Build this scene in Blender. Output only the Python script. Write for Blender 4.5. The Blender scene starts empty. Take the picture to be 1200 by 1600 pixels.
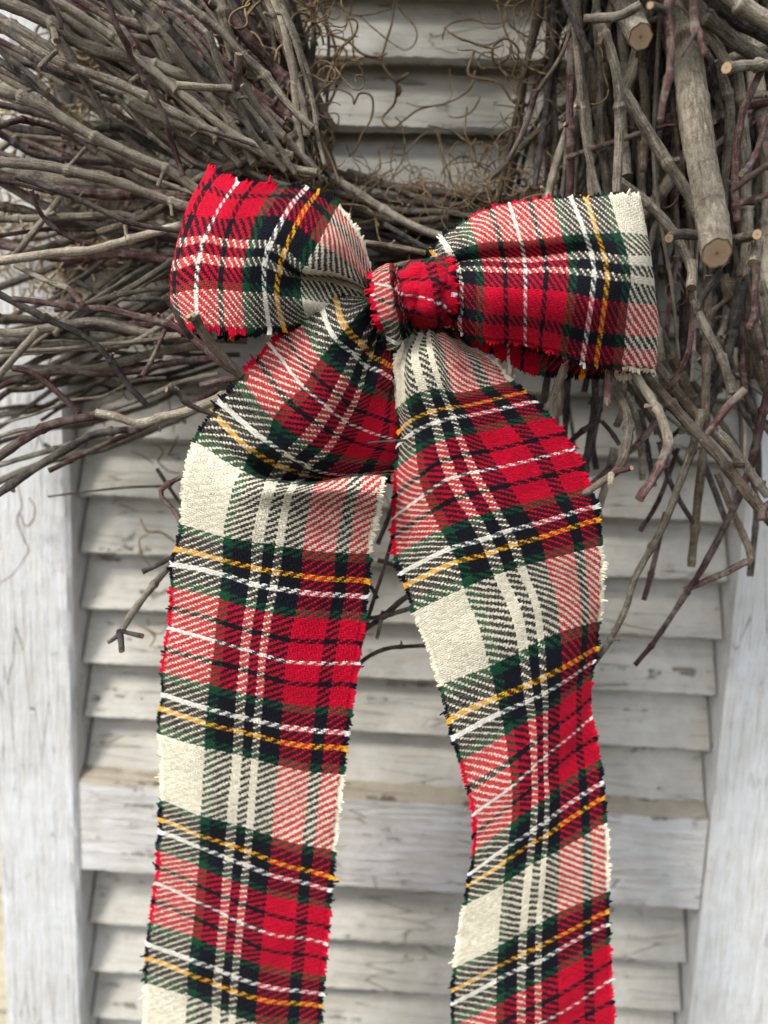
import bpy, math, random
import numpy as np

# ------------------------------------------------------------------ camera, sky, sun, exposure
scene = bpy.context.scene
rng = np.random.default_rng(7)
random.seed(7)

F = 1155.0            # focal length in photo pixels (1200 x 1600 frame)
DCAM = 0.38           # distance camera - shutter face
CAMZ = 1.5
def _n(v):
    v = np.array(v, float); return v / np.linalg.norm(v)
WX = _n((27500, 1180, -1155))
DN = np.array((-202, 7678, 1155), float); DN = _n(DN - DN.dot(WX) * WX)
WY = np.cross(WX, DN)
CAM = np.array((0.0, -DCAM, CAMZ))
def cam2w(r):
    r = np.array(r, float); return np.array((r.dot(WX), r.dot(WY), -r.dot(DN)))
def P(px, py, d):
    """photo pixel -> world point on the plane d millimetres in front of the shutter face"""
    w = cam2w(((px - 600) / F, (py - 800) / F, 1.0))
    t = (-d / 1000.0 - CAM[1]) / w[1]
    return CAM + w * t

from mathutils import Matrix, Vector
cam_data = bpy.data.cameras.new("camera")
cam = bpy.data.objects.new("camera", cam_data)
scene.collection.objects.link(cam)
cx, cy, cz = cam2w((1, 0, 0)), cam2w((0, -1, 0)), cam2w((0, 0, -1))
M = Matrix(((cx[0], cy[0], cz[0], CAM[0]), (cx[1], cy[1], cz[1], CAM[1]), (cx[2], cy[2], cz[2], CAM[2]), (0, 0, 0, 1)))
cam.matrix_world = M
cam_data.sensor_fit = 'VERTICAL'
cam_data.sensor_height = 36.0
cam_data.sensor_width = 27.0
cam_data.lens = F * 36.0 / 1600.0
cam_data.clip_start = 0.01
cam_data.clip_end = 50
cam_data.dof.use_dof = True
cam_data.dof.focus_distance = 0.268
cam_data.dof.aperture_fstop = 5.8
scene.camera = cam

SUN_EL, SUN_AZ = math.radians(46), math.radians(-46)   # azimuth: from behind the camera, to the left
world = bpy.data.worlds.new("World"); scene.world = world
world.use_nodes = True
nt = world.node_tree; nt.nodes.clear()
sky = nt.nodes.new('ShaderNodeTexSky'); sky.sky_type = 'NISHITA'; sky.sun_disc = False
sky.sun_elevation = SUN_EL
bg = nt.nodes.new('ShaderNodeBackground'); bg.inputs['Strength'].default_value = 0.115
out = nt.nodes.new('ShaderNodeOutputWorld')
hs = nt.nodes.new('ShaderNodeHueSaturation'); hs.inputs['Saturation'].default_value = 0.34
nt.links.new(sky.outputs[0], hs.inputs['Color']); nt.links.new(hs.outputs[0], bg.inputs['Color'])
nt.links.new(bg.outputs[0], out.inputs['Surface'])
sd = bpy.data.lights.new("sun", 'SUN'); sd.energy = 1.5; sd.angle = math.radians(13); sd.color = (1.0, 0.96, 0.90)
sun = bpy.data.objects.new("sun", sd); scene.collection.objects.link(sun)
to_sun = Vector((math.sin(SUN_AZ) * math.cos(SUN_EL), -math.cos(SUN_AZ) * math.cos(SUN_EL), math.sin(SUN_EL)))
sun.rotation_euler = to_sun.to_track_quat('Z', 'Y').to_euler()
sky.sun_rotation = math.atan2(to_sun.x, to_sun.y)
scene.view_settings.view_transform = 'Standard'
scene.view_settings.look = 'None'
scene.view_settings.exposure = 1.13
scene.view_settings.gamma = 1.0

# ------------------------------------------------------------------ helpers
def link(o): scene.collection.objects.link(o); return o
def empty(name, loc=(0, 0, 0)):
    o = bpy.data.objects.new(name, None); link(o); o.location = loc; o.empty_display_size = 0.05
    return o
def mesh_obj(name, verts, faces, mats, parent=None, uv=None, midx=None, smooth=True):
    me = bpy.data.meshes.new(name)
    verts = np.asarray(verts, float)
    if parent is not None:
        verts = verts - np.array(parent.location)
    me.from_pydata(verts.tolist(), [], [list(map(int, f)) for f in faces])
    for m in (mats if isinstance(mats, (list, tuple)) else [mats]): me.materials.append(m)
    if midx is not None: me.polygons.foreach_set("material_index", np.asarray(midx, dtype=np.int32))
    me.polygons.foreach_set("use_smooth", np.full(len(me.polygons), smooth))
    if uv is not None:
        layer = me.uv_layers.new(name="UVMap")
        vi = np.empty(len(me.loops), dtype=np.int32); me.loops.foreach_get("vertex_index", vi)
        layer.data.foreach_set("uv", np.asarray(uv, float)[vi].ravel())
    me.update()
    o = bpy.data.objects.new(name, me); link(o)
    if parent is not None: o.parent = parent
    return o

def catmull(pts, n):
    """resample a polyline of control points (any dimension) with Catmull-Rom, n steps per span"""
    p = np.asarray(pts, float)
    if len(p) == 2:
        t = np.linspace(0, 1, n + 1)[:, None]; return p[0] * (1 - t) + p[1] * t
    e = np.vstack([2 * p[0] - p[1], p, 2 * p[-1] - p[-2]])
    o = []
    for i in range(1, len(e) - 2):
        a, b, c, d = e[i - 1], e[i], e[i + 1], e[i + 2]
        for k in range(n):
            t = k / n
            o.append(0.5 * ((2 * b) + (-a + c) * t + (2 * a - 5 * b + 4 * c - d) * t * t + (-a + 3 * b - 3 * c + d) * t ** 3))
    o.append(p[-1]); return np.array(o)

def tube(pts, rad, sides=8, squash=None):
    """verts, quads, uv (angle, length in m); open ends"""
    p = np.asarray(pts, float); n = len(p)
    rad = np.broadcast_to(np.asarray(rad, float), (n,))
    t = np.gradient(p, axis=0); t /= (np.linalg.norm(t, axis=1, keepdims=True) + 1e-12)
    ref = np.array((0.13, -1.0, 0.21)); u = ref - ref.dot(t[0]) * t[0]
    if np.linalg.norm(u) < 1e-3: u = np.array((1.0, 0, 0)) - t[0][0] * t[0]
    u /= np.linalg.norm(u)
    V = np.empty((n, sides, 3)); a = np.arange(sides) * 2 * math.pi / sides
    L = 0.0; uv = np.empty((n, sides, 2))
    for i in range(n):
        u = u - u.dot(t[i]) * t[i]; u /= (np.linalg.norm(u) + 1e-12)
        w = np.cross(t[i], u)
        if i: L += np.linalg.norm(p[i] - p[i - 1])
        r = rad[i] if squash is None else rad[i] * squash[i]
        r = np.asarray(r)
        V[i] = p[i] + (np.cos(a) * r)[:, None] * u + (np.sin(a) * r)[:, None] * w
        uv[i, :, 0] = np.abs(a / math.pi - 1.0); uv[i, :, 1] = L
    f = []
    for i in range(n - 1):
        for k in range(sides):
            k2 = (k + 1) % sides
            f.append((i * sides + k, i * sides + k2, (i + 1) * sides + k2, (i + 1) * sides + k))
    return V.reshape(-1, 3), f, uv.reshape(-1, 2)

class Acc:
    """collects pieces of one mesh"""
    def __init__(s): s.v = []; s.f = []; s.uv = []; s.m = []; s.n = 0
    def add(s, v, f, uv, m=0):
        s.v.append(v); s.uv.append(uv); s.f += [tuple(i + s.n for i in q) for q in f]; s.m += [m] * len(f); s.n += len(v)
    def build(s, name, mats, parent=None, smooth=True):
        return mesh_obj(name, np.vstack(s.v), s.f, mats, parent, np.vstack(s.uv), s.m, smooth)

def cap(acc, ring, m, bulge=0.0, inward=0.9):
    """cut face over the last ring (array sides x 3): rim, inner ring, pith"""
    c = ring.mean(0); n = len(ring)
    r1 = c + (ring - c) * inward
    r2 = c + (ring - c) * 0.3
    v = np.vstack([ring, r1, r2, [c]])
    uv = np.zeros((len(v), 2)); uv[:n] = (1, 0); uv[n:2 * n] = (inward, 0); uv[2 * n:3 * n] = (0.3, 0)
    ang = np.arange(n) / n
    for k in range(3): uv[k * n:(k + 1) * n, 1] = np.abs(ang * 2 - 1)
    f = []
    for k in range(n):
        k2 = (k + 1) % n
        f += [(k, k2, n + k2, n + k), (n + k, n + k2, 2 * n + k2, 2 * n + k), (2 * n + k, 2 * n + k2, 3 * n)]
    acc.add(v, f, uv, m)

# ------------------------------------------------------------------ materials
def new_mat(name):
    m = bpy.data.materials.new(name); m.use_nodes = True
    nt = m.node_tree; b = nt.nodes['Principled BSDF']
    return m, nt, b
def N(nt, typ, **kw):
    n = nt.nodes.new(typ)
    for k, v in kw.items(): setattr(n, k, v)
    return n
def mth(nt, op, a, b=None, c=None):
    n = nt.nodes.new('ShaderNodeMath'); n.operation = op
    for i, x in enumerate((a, b, c)):
        if x is None: continue
        if isinstance(x, (int, float)): n.inputs[i].default_value = x
        else: nt.links.new(x, n.inputs[i])
    return n.outputs[0]
def mixc(nt, fac, a, b, mode='MIX'):
    n = nt.nodes.new('ShaderNodeMix'); n.data_type = 'RGBA'; n.blend_type = mode
    for s, x in ((n.inputs[0], fac), (n.inputs[6], a), (n.inputs[7], b)):
        if isinstance(x, (int, float)): s.default_value = x
        elif isinstance(x, tuple): s.default_value = (*x, 1)[:4]
        else: nt.links.new(x, s)
    return n.outputs[2]
def ramp(nt, fac, stops, interp='LINEAR'):
    n = nt.nodes.new('ShaderNodeValToRGB'); cr = n.color_ramp; cr.interpolation = interp
    while len(cr.elements) > 1: cr.elements.remove(cr.elements[-1])
    cr.elements[0].position = stops[0][0]; cr.elements[0].color = (*stops[0][1], 1)
    for p, c in stops[1:]:
        e = cr.elements.new(p); e.color = (*c, 1)
    nt.links.new(fac, n.inputs[0]); return n.outputs[0]
def noise(nt, vec, scale, detail=3, rough=0.55, dist=0.0):
    n = nt.nodes.new('ShaderNodeTexNoise'); n.inputs['Scale'].default_value = scale
    n.inputs['Detail'].default_value = detail; n.inputs['Roughness'].default_value = rough
    n.inputs['Distortion'].default_value = dist
    if vec is not None: nt.links.new(vec, n.inputs['Vector'])
    return n.outputs['Fac']
def mapping(nt, vec, scale=(1, 1, 1), loc=(0, 0, 0)):
    n = nt.nodes.new('ShaderNodeMapping'); n.inputs['Scale'].default_value = scale; n.inputs['Location'].default_value = loc
    nt.links.new(vec, n.inputs['Vector']); return n.outputs[0]
def bump(nt, h, dist, strength, b, prev=None):
    n = nt.nodes.new('ShaderNodeBump'); n.inputs['Distance'].default_value = dist; n.inputs['Strength'].default_value = strength
    nt.links.new(h, n.inputs['Height'])
    if prev is not None: nt.links.new(prev, n.inputs['Normal'])
    if b is not None: nt.links.new(n.outputs[0], b.inputs['Normal'])
    return n.outputs[0]
def g3(x): return (x, x, x)

CREAM, WHITE = (0.90, 0.825, 0.63), (0.88, 0.86, 0.79)
RED, GREEN, BLACK, YELLOW = (0.62, 0.002, 0.028), (0.007, 0.068, 0.030), (0.006, 0.007, 0.012), (0.88, 0.40, 0.012)
UT = 74.0   # warp threads across the ribbon
WARP = [(0, CREAM), (17.5, GREEN), (22, BLACK), (28.5, CREAM), (32.5, BLACK), (36.5, CREAM), (40, BLACK), (48, RED), (60.8, BLACK), (66.4, RED)]
WEFT = [(0, WHITE), (1.25, RED), (10.4, BLACK), (13.6, RED), (26, GREEN), (31.2, BLACK), (39, WHITE), (42, BLACK), (48, YELLOW), (51, BLACK), (58.6, GREEN), (64, CREAM)]

def cloth_material(name, s, fringe=False):
    m, nt, b = new_mat(name)
    uvn = N(nt, 'ShaderNodeUVMap', uv_map='UVMap').outputs[0]
    tc = N(nt, 'ShaderNodeTexCoord').outputs['Object']
    jit = nt.nodes.new('ShaderNodeTexNoise'); jit.inputs['Scale'].default_value = 900; jit.inputs['Detail'].default_value = 2
    nt.links.new(tc, jit.inputs['Vector'])
    sj = N(nt, 'ShaderNodeSeparateColor'); nt.links.new(jit.outputs['Color'], sj.inputs[0])
    sep = N(nt, 'ShaderNodeSeparateXYZ'); nt.links.new(uvn, sep.inputs[0])
    ja = 0.0 if fringe else 1.5
    U = mth(nt, 'ADD', sep.outputs[0], mth(nt, 'MULTIPLY', mth(nt, 'SUBTRACT', sj.outputs[0], 0.5), ja))
    V = mth(nt, 'ADD', sep.outputs[1], mth(nt, 'MULTIPLY', mth(nt, 'SUBTRACT', sj.outputs[1], 0.5), ja))
    i = mth(nt, 'FLOOR', U); j = mth(nt, 'FLOOR', V)
    wu = ramp(nt, mth(nt, 'DIVIDE', mth(nt, 'ADD', i, 0.5), UT), [(max(0, p / UT), c) for p, c in WARP], 'CONSTANT')
    pv = mth(nt, 'PINGPONG', mth(nt, 'ABSOLUTE', mth(nt, 'ADD', j, 0.5)), 85.0)
    wv = ramp(nt, mth(nt, 'DIVIDE', pv, 85.0), [(p / 85.0, c) for p, c in WEFT], 'CONSTANT')
    # per-thread tone
    wn = N(nt, 'ShaderNodeTexWhiteNoise', noise_dimensions='2D'); cmb = N(nt, 'ShaderNodeCombineXYZ')
    nt.links.new(mth(nt, 'FLOOR', mth(nt, 'DIVIDE', i, 2.0)), cmb.inputs[0]); nt.links.new(j, cmb.inputs[1]); nt.links.new(cmb.outputs[0], wn.inputs['Vector'])
    if fringe:
        col = wv
        h = None
    else:
        k = mth(nt, 'FRACT', mth(nt, 'DIVIDE', mth(nt, 'ADD', mth(nt, 'ADD', i, mth(nt, 'MULTIPLY', j, s)), 4000.5), 4.0))
        # the dark yarns are fuller and close over more of the pale ones
        k = mth(nt, 'FRACT', mth(nt, 'DIVIDE', mth(nt, 'ADD', mth(nt, 'ADD', mth(nt, 'ADD', i, 0.5), mth(nt, 'MULTIPLY', V, s)), 4000.0), 4.0))
        def bright(c):
            q = N(nt, 'ShaderNodeRGBToBW'); nt.links.new(c, q.inputs[0]); return mth(nt, 'POWER', q.outputs[0], 0.2)
        thr = mth(nt, 'SUBTRACT', 0.41, mth(nt, 'MAXIMUM', mth(nt, 'MINIMUM', mth(nt, 'MULTIPLY', mth(nt, 'SUBTRACT', bright(wu), bright(wv)), 0.5), 0.18), -0.17))
        thr = mth(nt, 'ADD', thr, mth(nt, 'MULTIPLY', mth(nt, 'SUBTRACT', noise(nt, tc, 350, 2), 0.5), 0.22))
        top = mth(nt, 'LESS_THAN', k, thr)
        col = mixc(nt, top, wv, wu)
        # wool hairs of the hidden thread show through here and there
        fz = noise(nt, tc, 2600, 2, 0.6)
        other = mixc(nt, top, wu, wv)
        f2 = mth(nt, 'MULTIPLY', mth(nt, 'SMOOTH_MIN', mth(nt, 'MAXIMUM', mth(nt, 'MULTIPLY', mth(nt, 'SUBTRACT', fz, 0.46), 5.0), 0.0), 1.0, 0.1), 0.27)
        col = mixc(nt, f2, col, other)
        pu = mth(nt, 'SINE', mth(nt, 'MULTIPLY', mth(nt, 'FRACT', U), math.pi))
        pw = mth(nt, 'SINE', mth(nt, 'MULTIPLY', mth(nt, 'FRACT', V), math.pi))
        # float profile along its length: highest in the middle of the two-thread float
        ku = mth(nt, 'SINE', mth(nt, 'MULTIPLY', mth(nt, 'FRACT', mth(nt, 'DIVIDE', mth(nt, 'ADD', mth(nt, 'ADD', i, mth(nt, 'MULTIPLY', j, s)), 4000.5), 2.0)), math.pi))
        h = mth(nt, 'MULTIPLY', mth(nt, 'ADD', mth(nt, 'MULTIPLY', top, pu), mth(nt, 'MULTIPLY', mth(nt, 'SUBTRACT', 1.0, top), pw)), mth(nt, 'ADD', 0.6, mth(nt, 'MULTIPLY', ku, 0.4)))
    tone = mth(nt, 'ADD', 0.84, mth(nt, 'MULTIPLY', wn.outputs['Value'], 0.26))
    tn = N(nt, 'ShaderNodeCombineColor')
    for q in range(3): nt.links.new(tone, tn.inputs[q])
    col = mixc(nt, 1.0, col, tn.outputs[0], 'MULTIPLY')
    nt.links.new(col, b.inputs['Base Color'])
    b.inputs['Roughness'].default_value = 0.95
    b.inputs['Specular IOR Level'].default_value = 0.12
    b.inputs['Sheen Weight'].default_value = 0.03
    b.inputs['Sheen Roughness'].default_value = 0.5
    prev = None
    if h is not None: prev = bump(nt, h, 0.0005, 0.85, None)
    bump(nt, noise(nt, tc, 3500, 2, 0.7), 0.0003, 0.35, b, prev)
    return m
cloth_a = cloth_material('plaid_flannel_left_twill', 1.0)
cloth_b = cloth_material('plaid_flannel_right_twill', -1.0)
cloth_fringe = cloth_material('plaid_yarn', 1.0, True)

def bark_material(name, c_dark, c_mid, c_light, speck=0.5, bloom=0.35):
    m, nt, b = new_mat(name)
    uvn = N(nt, 'ShaderNodeUVMap', uv_map='UVMap').outputs[0]
    tc = N(nt, 'ShaderNodeTexCoord').outputs['Object']
    inf = N(nt, 'ShaderNodeObjectInfo')
    offs = N(nt, 'ShaderNodeVectorMath', operation='SCALE'); offs.inputs[0].default_value = (7, 5, 3); nt.links.new(inf.outputs['Random'], offs.inputs['Scale'])
    vv = N(nt, 'ShaderNodeVectorMath', operation='ADD'); nt.links.new(tc, vv.inputs[0]); nt.links.new(offs.outputs[0], vv.inputs[1])
    def uvn_noise(su, sv, det=5, rough=0.65, dist=0.4):
        q = N(nt, 'ShaderNodeVectorMath', operation='ADD'); nt.links.new(mapping(nt, uvn, (su, sv, 1)), q.inputs[0]); nt.links.new(offs.outputs[0], q.inputs[1])
        return noise(nt, q.outputs[0], 1.0, det, rough, dist)
    streak = uvn_noise(11, 150)
    rings = uvn_noise(2.2, 900, 3, 0.6, 0.2)
    blotch = noise(nt, vv.outputs[0], 130, 5, 0.65)
    fine = noise(nt, vv.outputs[0], 1300, 4, 0.75)
    f = mth(nt, 'ADD', mth(nt, 'ADD', mth(nt, 'MULTIPLY', streak, 0.42), mth(nt, 'MULTIPLY', blotch, 0.38)), mth(nt, 'MULTIPLY', fine, 0.20))
    col = ramp(nt, f, [(0.41, c_dark), (0.5, c_mid), (0.58, c_light)])
    gr = ramp(nt, noise(nt, vv.outputs[0], 75, 5, 0.7), [(0.50, g3(0)), (0.60, g3(1))])
    col = mixc(nt, mth(nt, 'MULTIPLY', gr, bloom), col, (0.38, 0.335, 0.265))
    lich = ramp(nt, noise(nt, vv.outputs[0], 260, 4, 0.7), [(0.60, g3(0)), (0.66, g3(1))])
    col = mixc(nt, mth(nt, 'MULTIPLY', lich, 0.5), col, (0.36, 0.36, 0.29))
    sp = ramp(nt, mth(nt, 'ADD', mth(nt, 'MULTIPLY', fine, 0.6), mth(nt, 'MULTIPLY', streak, 0.4)), [(0.57, g3(0)), (0.63, g3(1))])
    col = mixc(nt, mth(nt, 'MULTIPLY', sp, speck), col, tuple(min(1, x * 1.45 + .05) for x in c_light))
    dk = ramp(nt, rings, [(0.30, g3(1)), (0.38, g3(0))])
    col = mixc(nt, mth(nt, 'MULTIPLY', dk, 0.45), col, tuple(0.6 * x for x in c_dark))
    hs = N(nt, 'ShaderNodeHueSaturation'); nt.links.new(col, hs.inputs['Color'])
    nt.links.new(mth(nt, 'ADD', 0.55, mth(nt, 'MULTIPLY', inf.outputs['Random'], 0.8)), hs.inputs['Value'])
    nt.links.new(hs.outputs[0], b.inputs['Base Color'])
    b.inputs['Roughness'].default_value = 0.78; b.inputs['Specular IOR Level'].default_value = 0.25
    hh = mth(nt, 'ADD', streak, mth(nt, 'MULTIPLY', rings, 0.5))
    p = bump(nt, hh, 0.0014, 1.0, None)
    bump(nt, fine, 0.0006, 0.8, b, p)
    return m
bark_grey = bark_material('grey_bark', (0.10, 0.079, 0.057), (0.26, 0.220, 0.166), (0.47, 0.41, 0.315))
bark_pale = bark_material('pale_bark', (0.21, 0.168, 0.118), (0.42, 0.36, 0.265), (0.62, 0.54, 0.41), 0.6)
bark_brown = bark_material('brown_bark', (0.065, 0.045, 0.030), (0.18, 0.132, 0.090), (0.33, 0.26, 0.185))
bark_red = bark_material('red_bark', (0.050, 0.022, 0.022), (0.130, 0.062, 0.056), (0.25, 0.165, 0.15), 0.4, 0.55)
bark_dark = bark_material('dark_bark', (0.036, 0.029, 0.026), (0.098, 0.080, 0.070), (0.20, 0.178, 0.155), 0.35)
BARK = dict(g=bark_grey, p=bark_pale, b=bark_brown, r=bark_red, k=bark_dark)

def cut_material():
    m, nt, b = new_mat('fresh_cut_wood')
    uvn = N(nt, 'ShaderNodeUVMap', uv_map='UVMap').outputs[0]
    tc = N(nt, 'ShaderNodeTexCoord').outputs['Object']
    sep = N(nt, 'ShaderNodeSeparateXYZ'); nt.links.new(uvn, sep.inputs[0])
    r = mth(nt, 'ADD', sep.outputs[0], mth(nt, 'MULTIPLY', mth(nt, 'SUBTRACT', noise(nt, tc, 500, 3), 0.5), 0.14))
    col = ramp(nt, r, [(0.0, (0.20, 0.11, 0.05)), (0.10, (0.30, 0.18, 0.09)), (0.18, (0.52, 0.35, 0.20)), (0.80, (0.60, 0.42, 0.26)), (0.90, (0.46, 0.27, 0.13)), (0.93, (0.16, 0.10, 0.06)), (1.0, (0.06, 0.04, 0.025))])
    rings = mth(nt, 'SINE', mth(nt, 'MULTIPLY', r, 60.0))
    col = mixc(nt, mth(nt, 'MULTIPLY', mth(nt, 'MULTIPLY', mth(nt, 'ADD', rings, 1.0), 0.12), noise(nt, tc, 900, 2)), col, (0.32, 0.18, 0.08))
    inf = N(nt, 'ShaderNodeObjectInfo'); hs = N(nt, 'ShaderNodeHueSaturation'); nt.links.new(col, hs.inputs['Color'])
    nt.links.new(mth(nt, 'ADD', 0.45, mth(nt, 'MULTIPLY', mth(nt, 'FRACT', mth(nt, 'MULTIPLY', inf.outputs['Random'], 7.3)), 0.6)), hs.inputs['Value'])
    nt.links.new(hs.outputs[0], b.inputs['Base Color']); b.inputs['Roughness'].default_value = 0.85
    bump(nt, noise(nt, tc, 1800, 3), 0.0003, 0.5, b)
    return m
cutwood = cut_material()

def curl_material(name, a, c):
    m, nt, b = new_mat(name)
    tc = N(nt, 'ShaderNodeTexCoord').outputs['Object']
    col = ramp(nt, noise(nt, tc, 60, 4, 0.7), [(0.32, a), (0.68, c)])
    nt.links.new(col, b.inputs['Base Color']); b.inputs['Roughness'].default_value = 0.8
    b.inputs['Specular IOR Level'].default_value = 0.25
    return m
curl_brown = curl_material('brown_tendril', (0.10, 0.065, 0.035), (0.36, 0.25, 0.14))
curl_pale = curl_material('pale_tendril', (0.20, 0.14, 0.075), (0.52, 0.42, 0.27))

def paint_material(name, base, dirt, wood, scale, cover=0.62, warm=(0.5, 0.42, 0.30)):
    m, nt, b = new_mat(name)
    tc = N(nt, 'ShaderNodeTexCoord').outputs['Object']
    inf = N(nt, 'ShaderNodeObjectInfo')
    offs = N(nt, 'ShaderNodeVectorMath', operation='SCALE'); offs.inputs[0].default_value = (3, 2, 5); nt.links.new(inf.outputs['Random'], offs.inputs['Scale'])
    vv = N(nt, 'ShaderNodeVectorMath', operation='ADD'); nt.links.new(tc, vv.inputs[0]); nt.links.new(offs.outputs[0], vv.inputs[1])
    grain = noise(nt, mapping(nt, vv.outputs[0], scale), 1.0, 6, 0.62, 0.3)
    grain2 = noise(nt, mapping(nt, vv.outputs[0], tuple(3.1 * x for x in scale)), 1.0, 4, 0.6, 0.2)
    big = noise(nt, vv.outputs[0], 22, 4, 0.6)
    mid = noise(nt, vv.outputs[0], 120, 5, 0.7)
    col = mixc(nt, ramp(nt, big, [(0.35, g3(0)), (0.7, g3(1))]), base, dirt)
    col = mixc(nt, mth(nt, 'MULTIPLY', ramp(nt, mid, [(0.42, g3(0)), (0.75, g3(1))]), 0.5), col, tuple(0.8 * x for x in dirt))
    col = mixc(nt, mth(nt, 'MULTIPLY', ramp(nt, grain2, [(0.40, g3(1)), (0.55, g3(0))]), 0.28), col, warm)
    # peeled chips along the grain down to the bare wood
    pf = mth(nt, 'ADD', mth(nt, 'MULTIPLY', grain, 0.6), mth(nt, 'MULTIPLY', mid, 0.4))
    peel = ramp(nt, pf, [(cover, g3(0)), (cover + 0.03, g3(1))])
    bare = mixc(nt, grain2, tuple(0.6 * x for x in wood), wood)
    col = mixc(nt, mth(nt, 'MULTIPLY', peel, 0.85), col, bare)
    # fine dark checks
    vo = N(nt, 'ShaderNodeTexVoronoi', feature='DISTANCE_TO_EDGE'); vo.inputs['Scale'].default_value = 1.0; vo.inputs['Randomness'].default_value = 1.0
    nt.links.new(mapping(nt, vv.outputs[0], tuple(0.75 * x for x in scale)), vo.inputs['Vector'])
    crack = ramp(nt, vo.outputs['Distance'], [(0.0, g3(1)), (0.014, g3(0))])
    crk = mth(nt, 'MULTIPLY', crack, ramp(nt, big, [(0.48, g3(0)), (0.62, g3(1))]))
    col = mixc(nt, mth(nt, 'MULTIPLY', crk, 0.3), col, (0.22, 0.19, 0.15))
    nt.links.new(col, b.inputs['Base Color']); b.inputs['Roughness'].default_value = 0.7
    b.inputs['Specular IOR Level'].default_value = 0.3
    p = bump(nt, mth(nt, 'SUBTRACT', mth(nt, 'ADD', grain, mth(nt, 'MULTIPLY', grain2, 0.5)), mth(nt, 'ADD', mth(nt, 'MULTIPLY', peel, 0.9), crk)), 0.0016, 0.9, None)
    bump(nt, noise(nt, vv.outputs[0], 420, 4, 0.7), 0.0008, 0.6, b, p)
    return m
paint_stile = paint_material('peeling_paint_on_upright', (0.78, 0.795, 0.80), (0.69, 0.69, 0.665), (0.42, 0.37, 0.30), (210, 210, 13), 0.637)
paint_slat = paint_material('peeling_paint_on_slat', (0.63, 0.615, 0.56), (0.47, 0.45, 0.39), (0.30, 0.26, 0.19), (16, 150, 190), 0.603)
paint_rail = paint_material('peeling_paint_on_rail', (0.76, 0.755, 0.74), (0.66, 0.645, 0.60), (0.36, 0.31, 0.24), (15, 190, 190), 0.58)
bare_top = paint_material('bare_weathered_wood', (0.46, 0.41, 0.33), (0.34, 0.295, 0.225), (0.16, 0.12, 0.08), (15, 200, 200), 0.56)
siding = paint_material('cream_siding_paint', (0.74, 0.68, 0.52), (0.62, 0.55, 0.40), (0.4, 0.33, 0.22), (12, 120, 120), 0.66)

# ------------------------------------------------------------------ the shutter
def vnoise(x, seed=0):
    """cheap smooth 1-D noise"""
    r = np.random.default_rng(seed).uniform(-1, 1, 4096)
    x = np.asarray(x, float); i = np.floor(x).astype(int); f = x - i; f = f * f * (3 - 2 * f)
    return r[i % 4096] * (1 - f) + r[(i + 1) % 4096] * f

XL = P(117, 1150, 0)[0]; XR = P(1128, 1150, 0)[0]
ZTOP, ZBOT = P(600, -260, 0)[2], P(600, 1880, 0)[2]
shutter = empty('louvred_shutter', (0, 0, float(ZBOT)))
shutter['label'] = "weathered white wooden louvred shutter with peeling paint behind the wreath"
shutter['category'] = 'shutter'

def profile_bar(name, prof, ax, a0, a1, nseg, mat, seed, amp=0.0004, jag=0.0, midx=None):
    """extrude closed 2-D profile along x ('x': prof=(y,z)) or z ('z': prof=(x,y)) with uneven surface"""
    prof = np.array(prof, float); n = len(prof)
    s = np.linspace(a0, a1, nseg + 1); v = np.empty((nseg + 1, n, 3))
    c = prof.mean(0)
    for k in range(n):
        ph = seed * 13.7 + k * 3.1
        n1 = vnoise(s * 60 + ph, seed + k) * amp + vnoise(s * 260 + ph, seed + k + 50) * amp * 0.6
        n2 = vnoise(s * 90 + ph + 9, seed + k + 99) * amp
        if jag: n1 = n1 - np.abs(vnoise(s * 420 + ph, seed + k + 7)) * jag * (prof[k][1] < c[1])
        a = prof[k][0] + n2; b_ = prof[k][1] + n1
        if ax == 'x': v[:, k] = np.stack([s, a, b_], 1)
        else: v[:, k] = np.stack([prof[k][0] + n1, prof[k][1] + n2, s], 1)
    v = v.reshape(-1, 3); f = []; mi = []
    for i in range(nseg):
        for k in range(n):
            k2 = (k + 1) % n
            q = (i * n + k, i * n + k2, (i + 1) * n + k2, (i + 1) * n + k)
            f.append(q if ax == 'x' else q[::-1]); mi.append(0 if midx is None else midx[k])
    f.append(tuple(range(n))[::-1]); f.append(tuple(nseg * n + k for k in range(n))); mi += [0, 0]
    o = mesh_obj(name, v, f, mat, shutter, None, mi, True)
    me = o.data
    me.polygons.foreach_set("use_smooth", [len(p.vertices) == 4 for p in me.polygons])
    b = o.modifiers.new('split', 'EDGE_SPLIT'); b.split_angle = math.radians(38)
    return o

# uprights: front face y=0, back y=0.034, chamfered inner arris
def dense(pts, step):
    o = []
    n = len(pts)
    for i in range(n):
        a, b = np.array(pts[i], float), np.array(pts[(i + 1) % n], float)
        m = max(1, int(np.linalg.norm(b - a) / step)); 
        for k in range(m): o.append(tuple(a + (b - a) * k / m))
    return o
XLO = P(4, 1450, 0)[0]
profile_bar('stile', dense([(XLO, 0.034), (XLO, 0.001), (XLO + 0.001, 0), (XL - 0.0022, 0), (XL, 0.0020), (XL, 0.034)], 0.006), 'z', ZBOT, ZTOP, 260, paint_stile, 3, 0.00025)
profile_bar('stile', dense([(XR, 0.034), (XR, 0.0020), (XR + 0.0022, 0), (XR + 0.051, 0), (XR + 0.052, 0.001), (XR + 0.052, 0.034)], 0.006), 'z', ZBOT, ZTOP, 260, paint_stile, 9, 0.00028)

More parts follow.
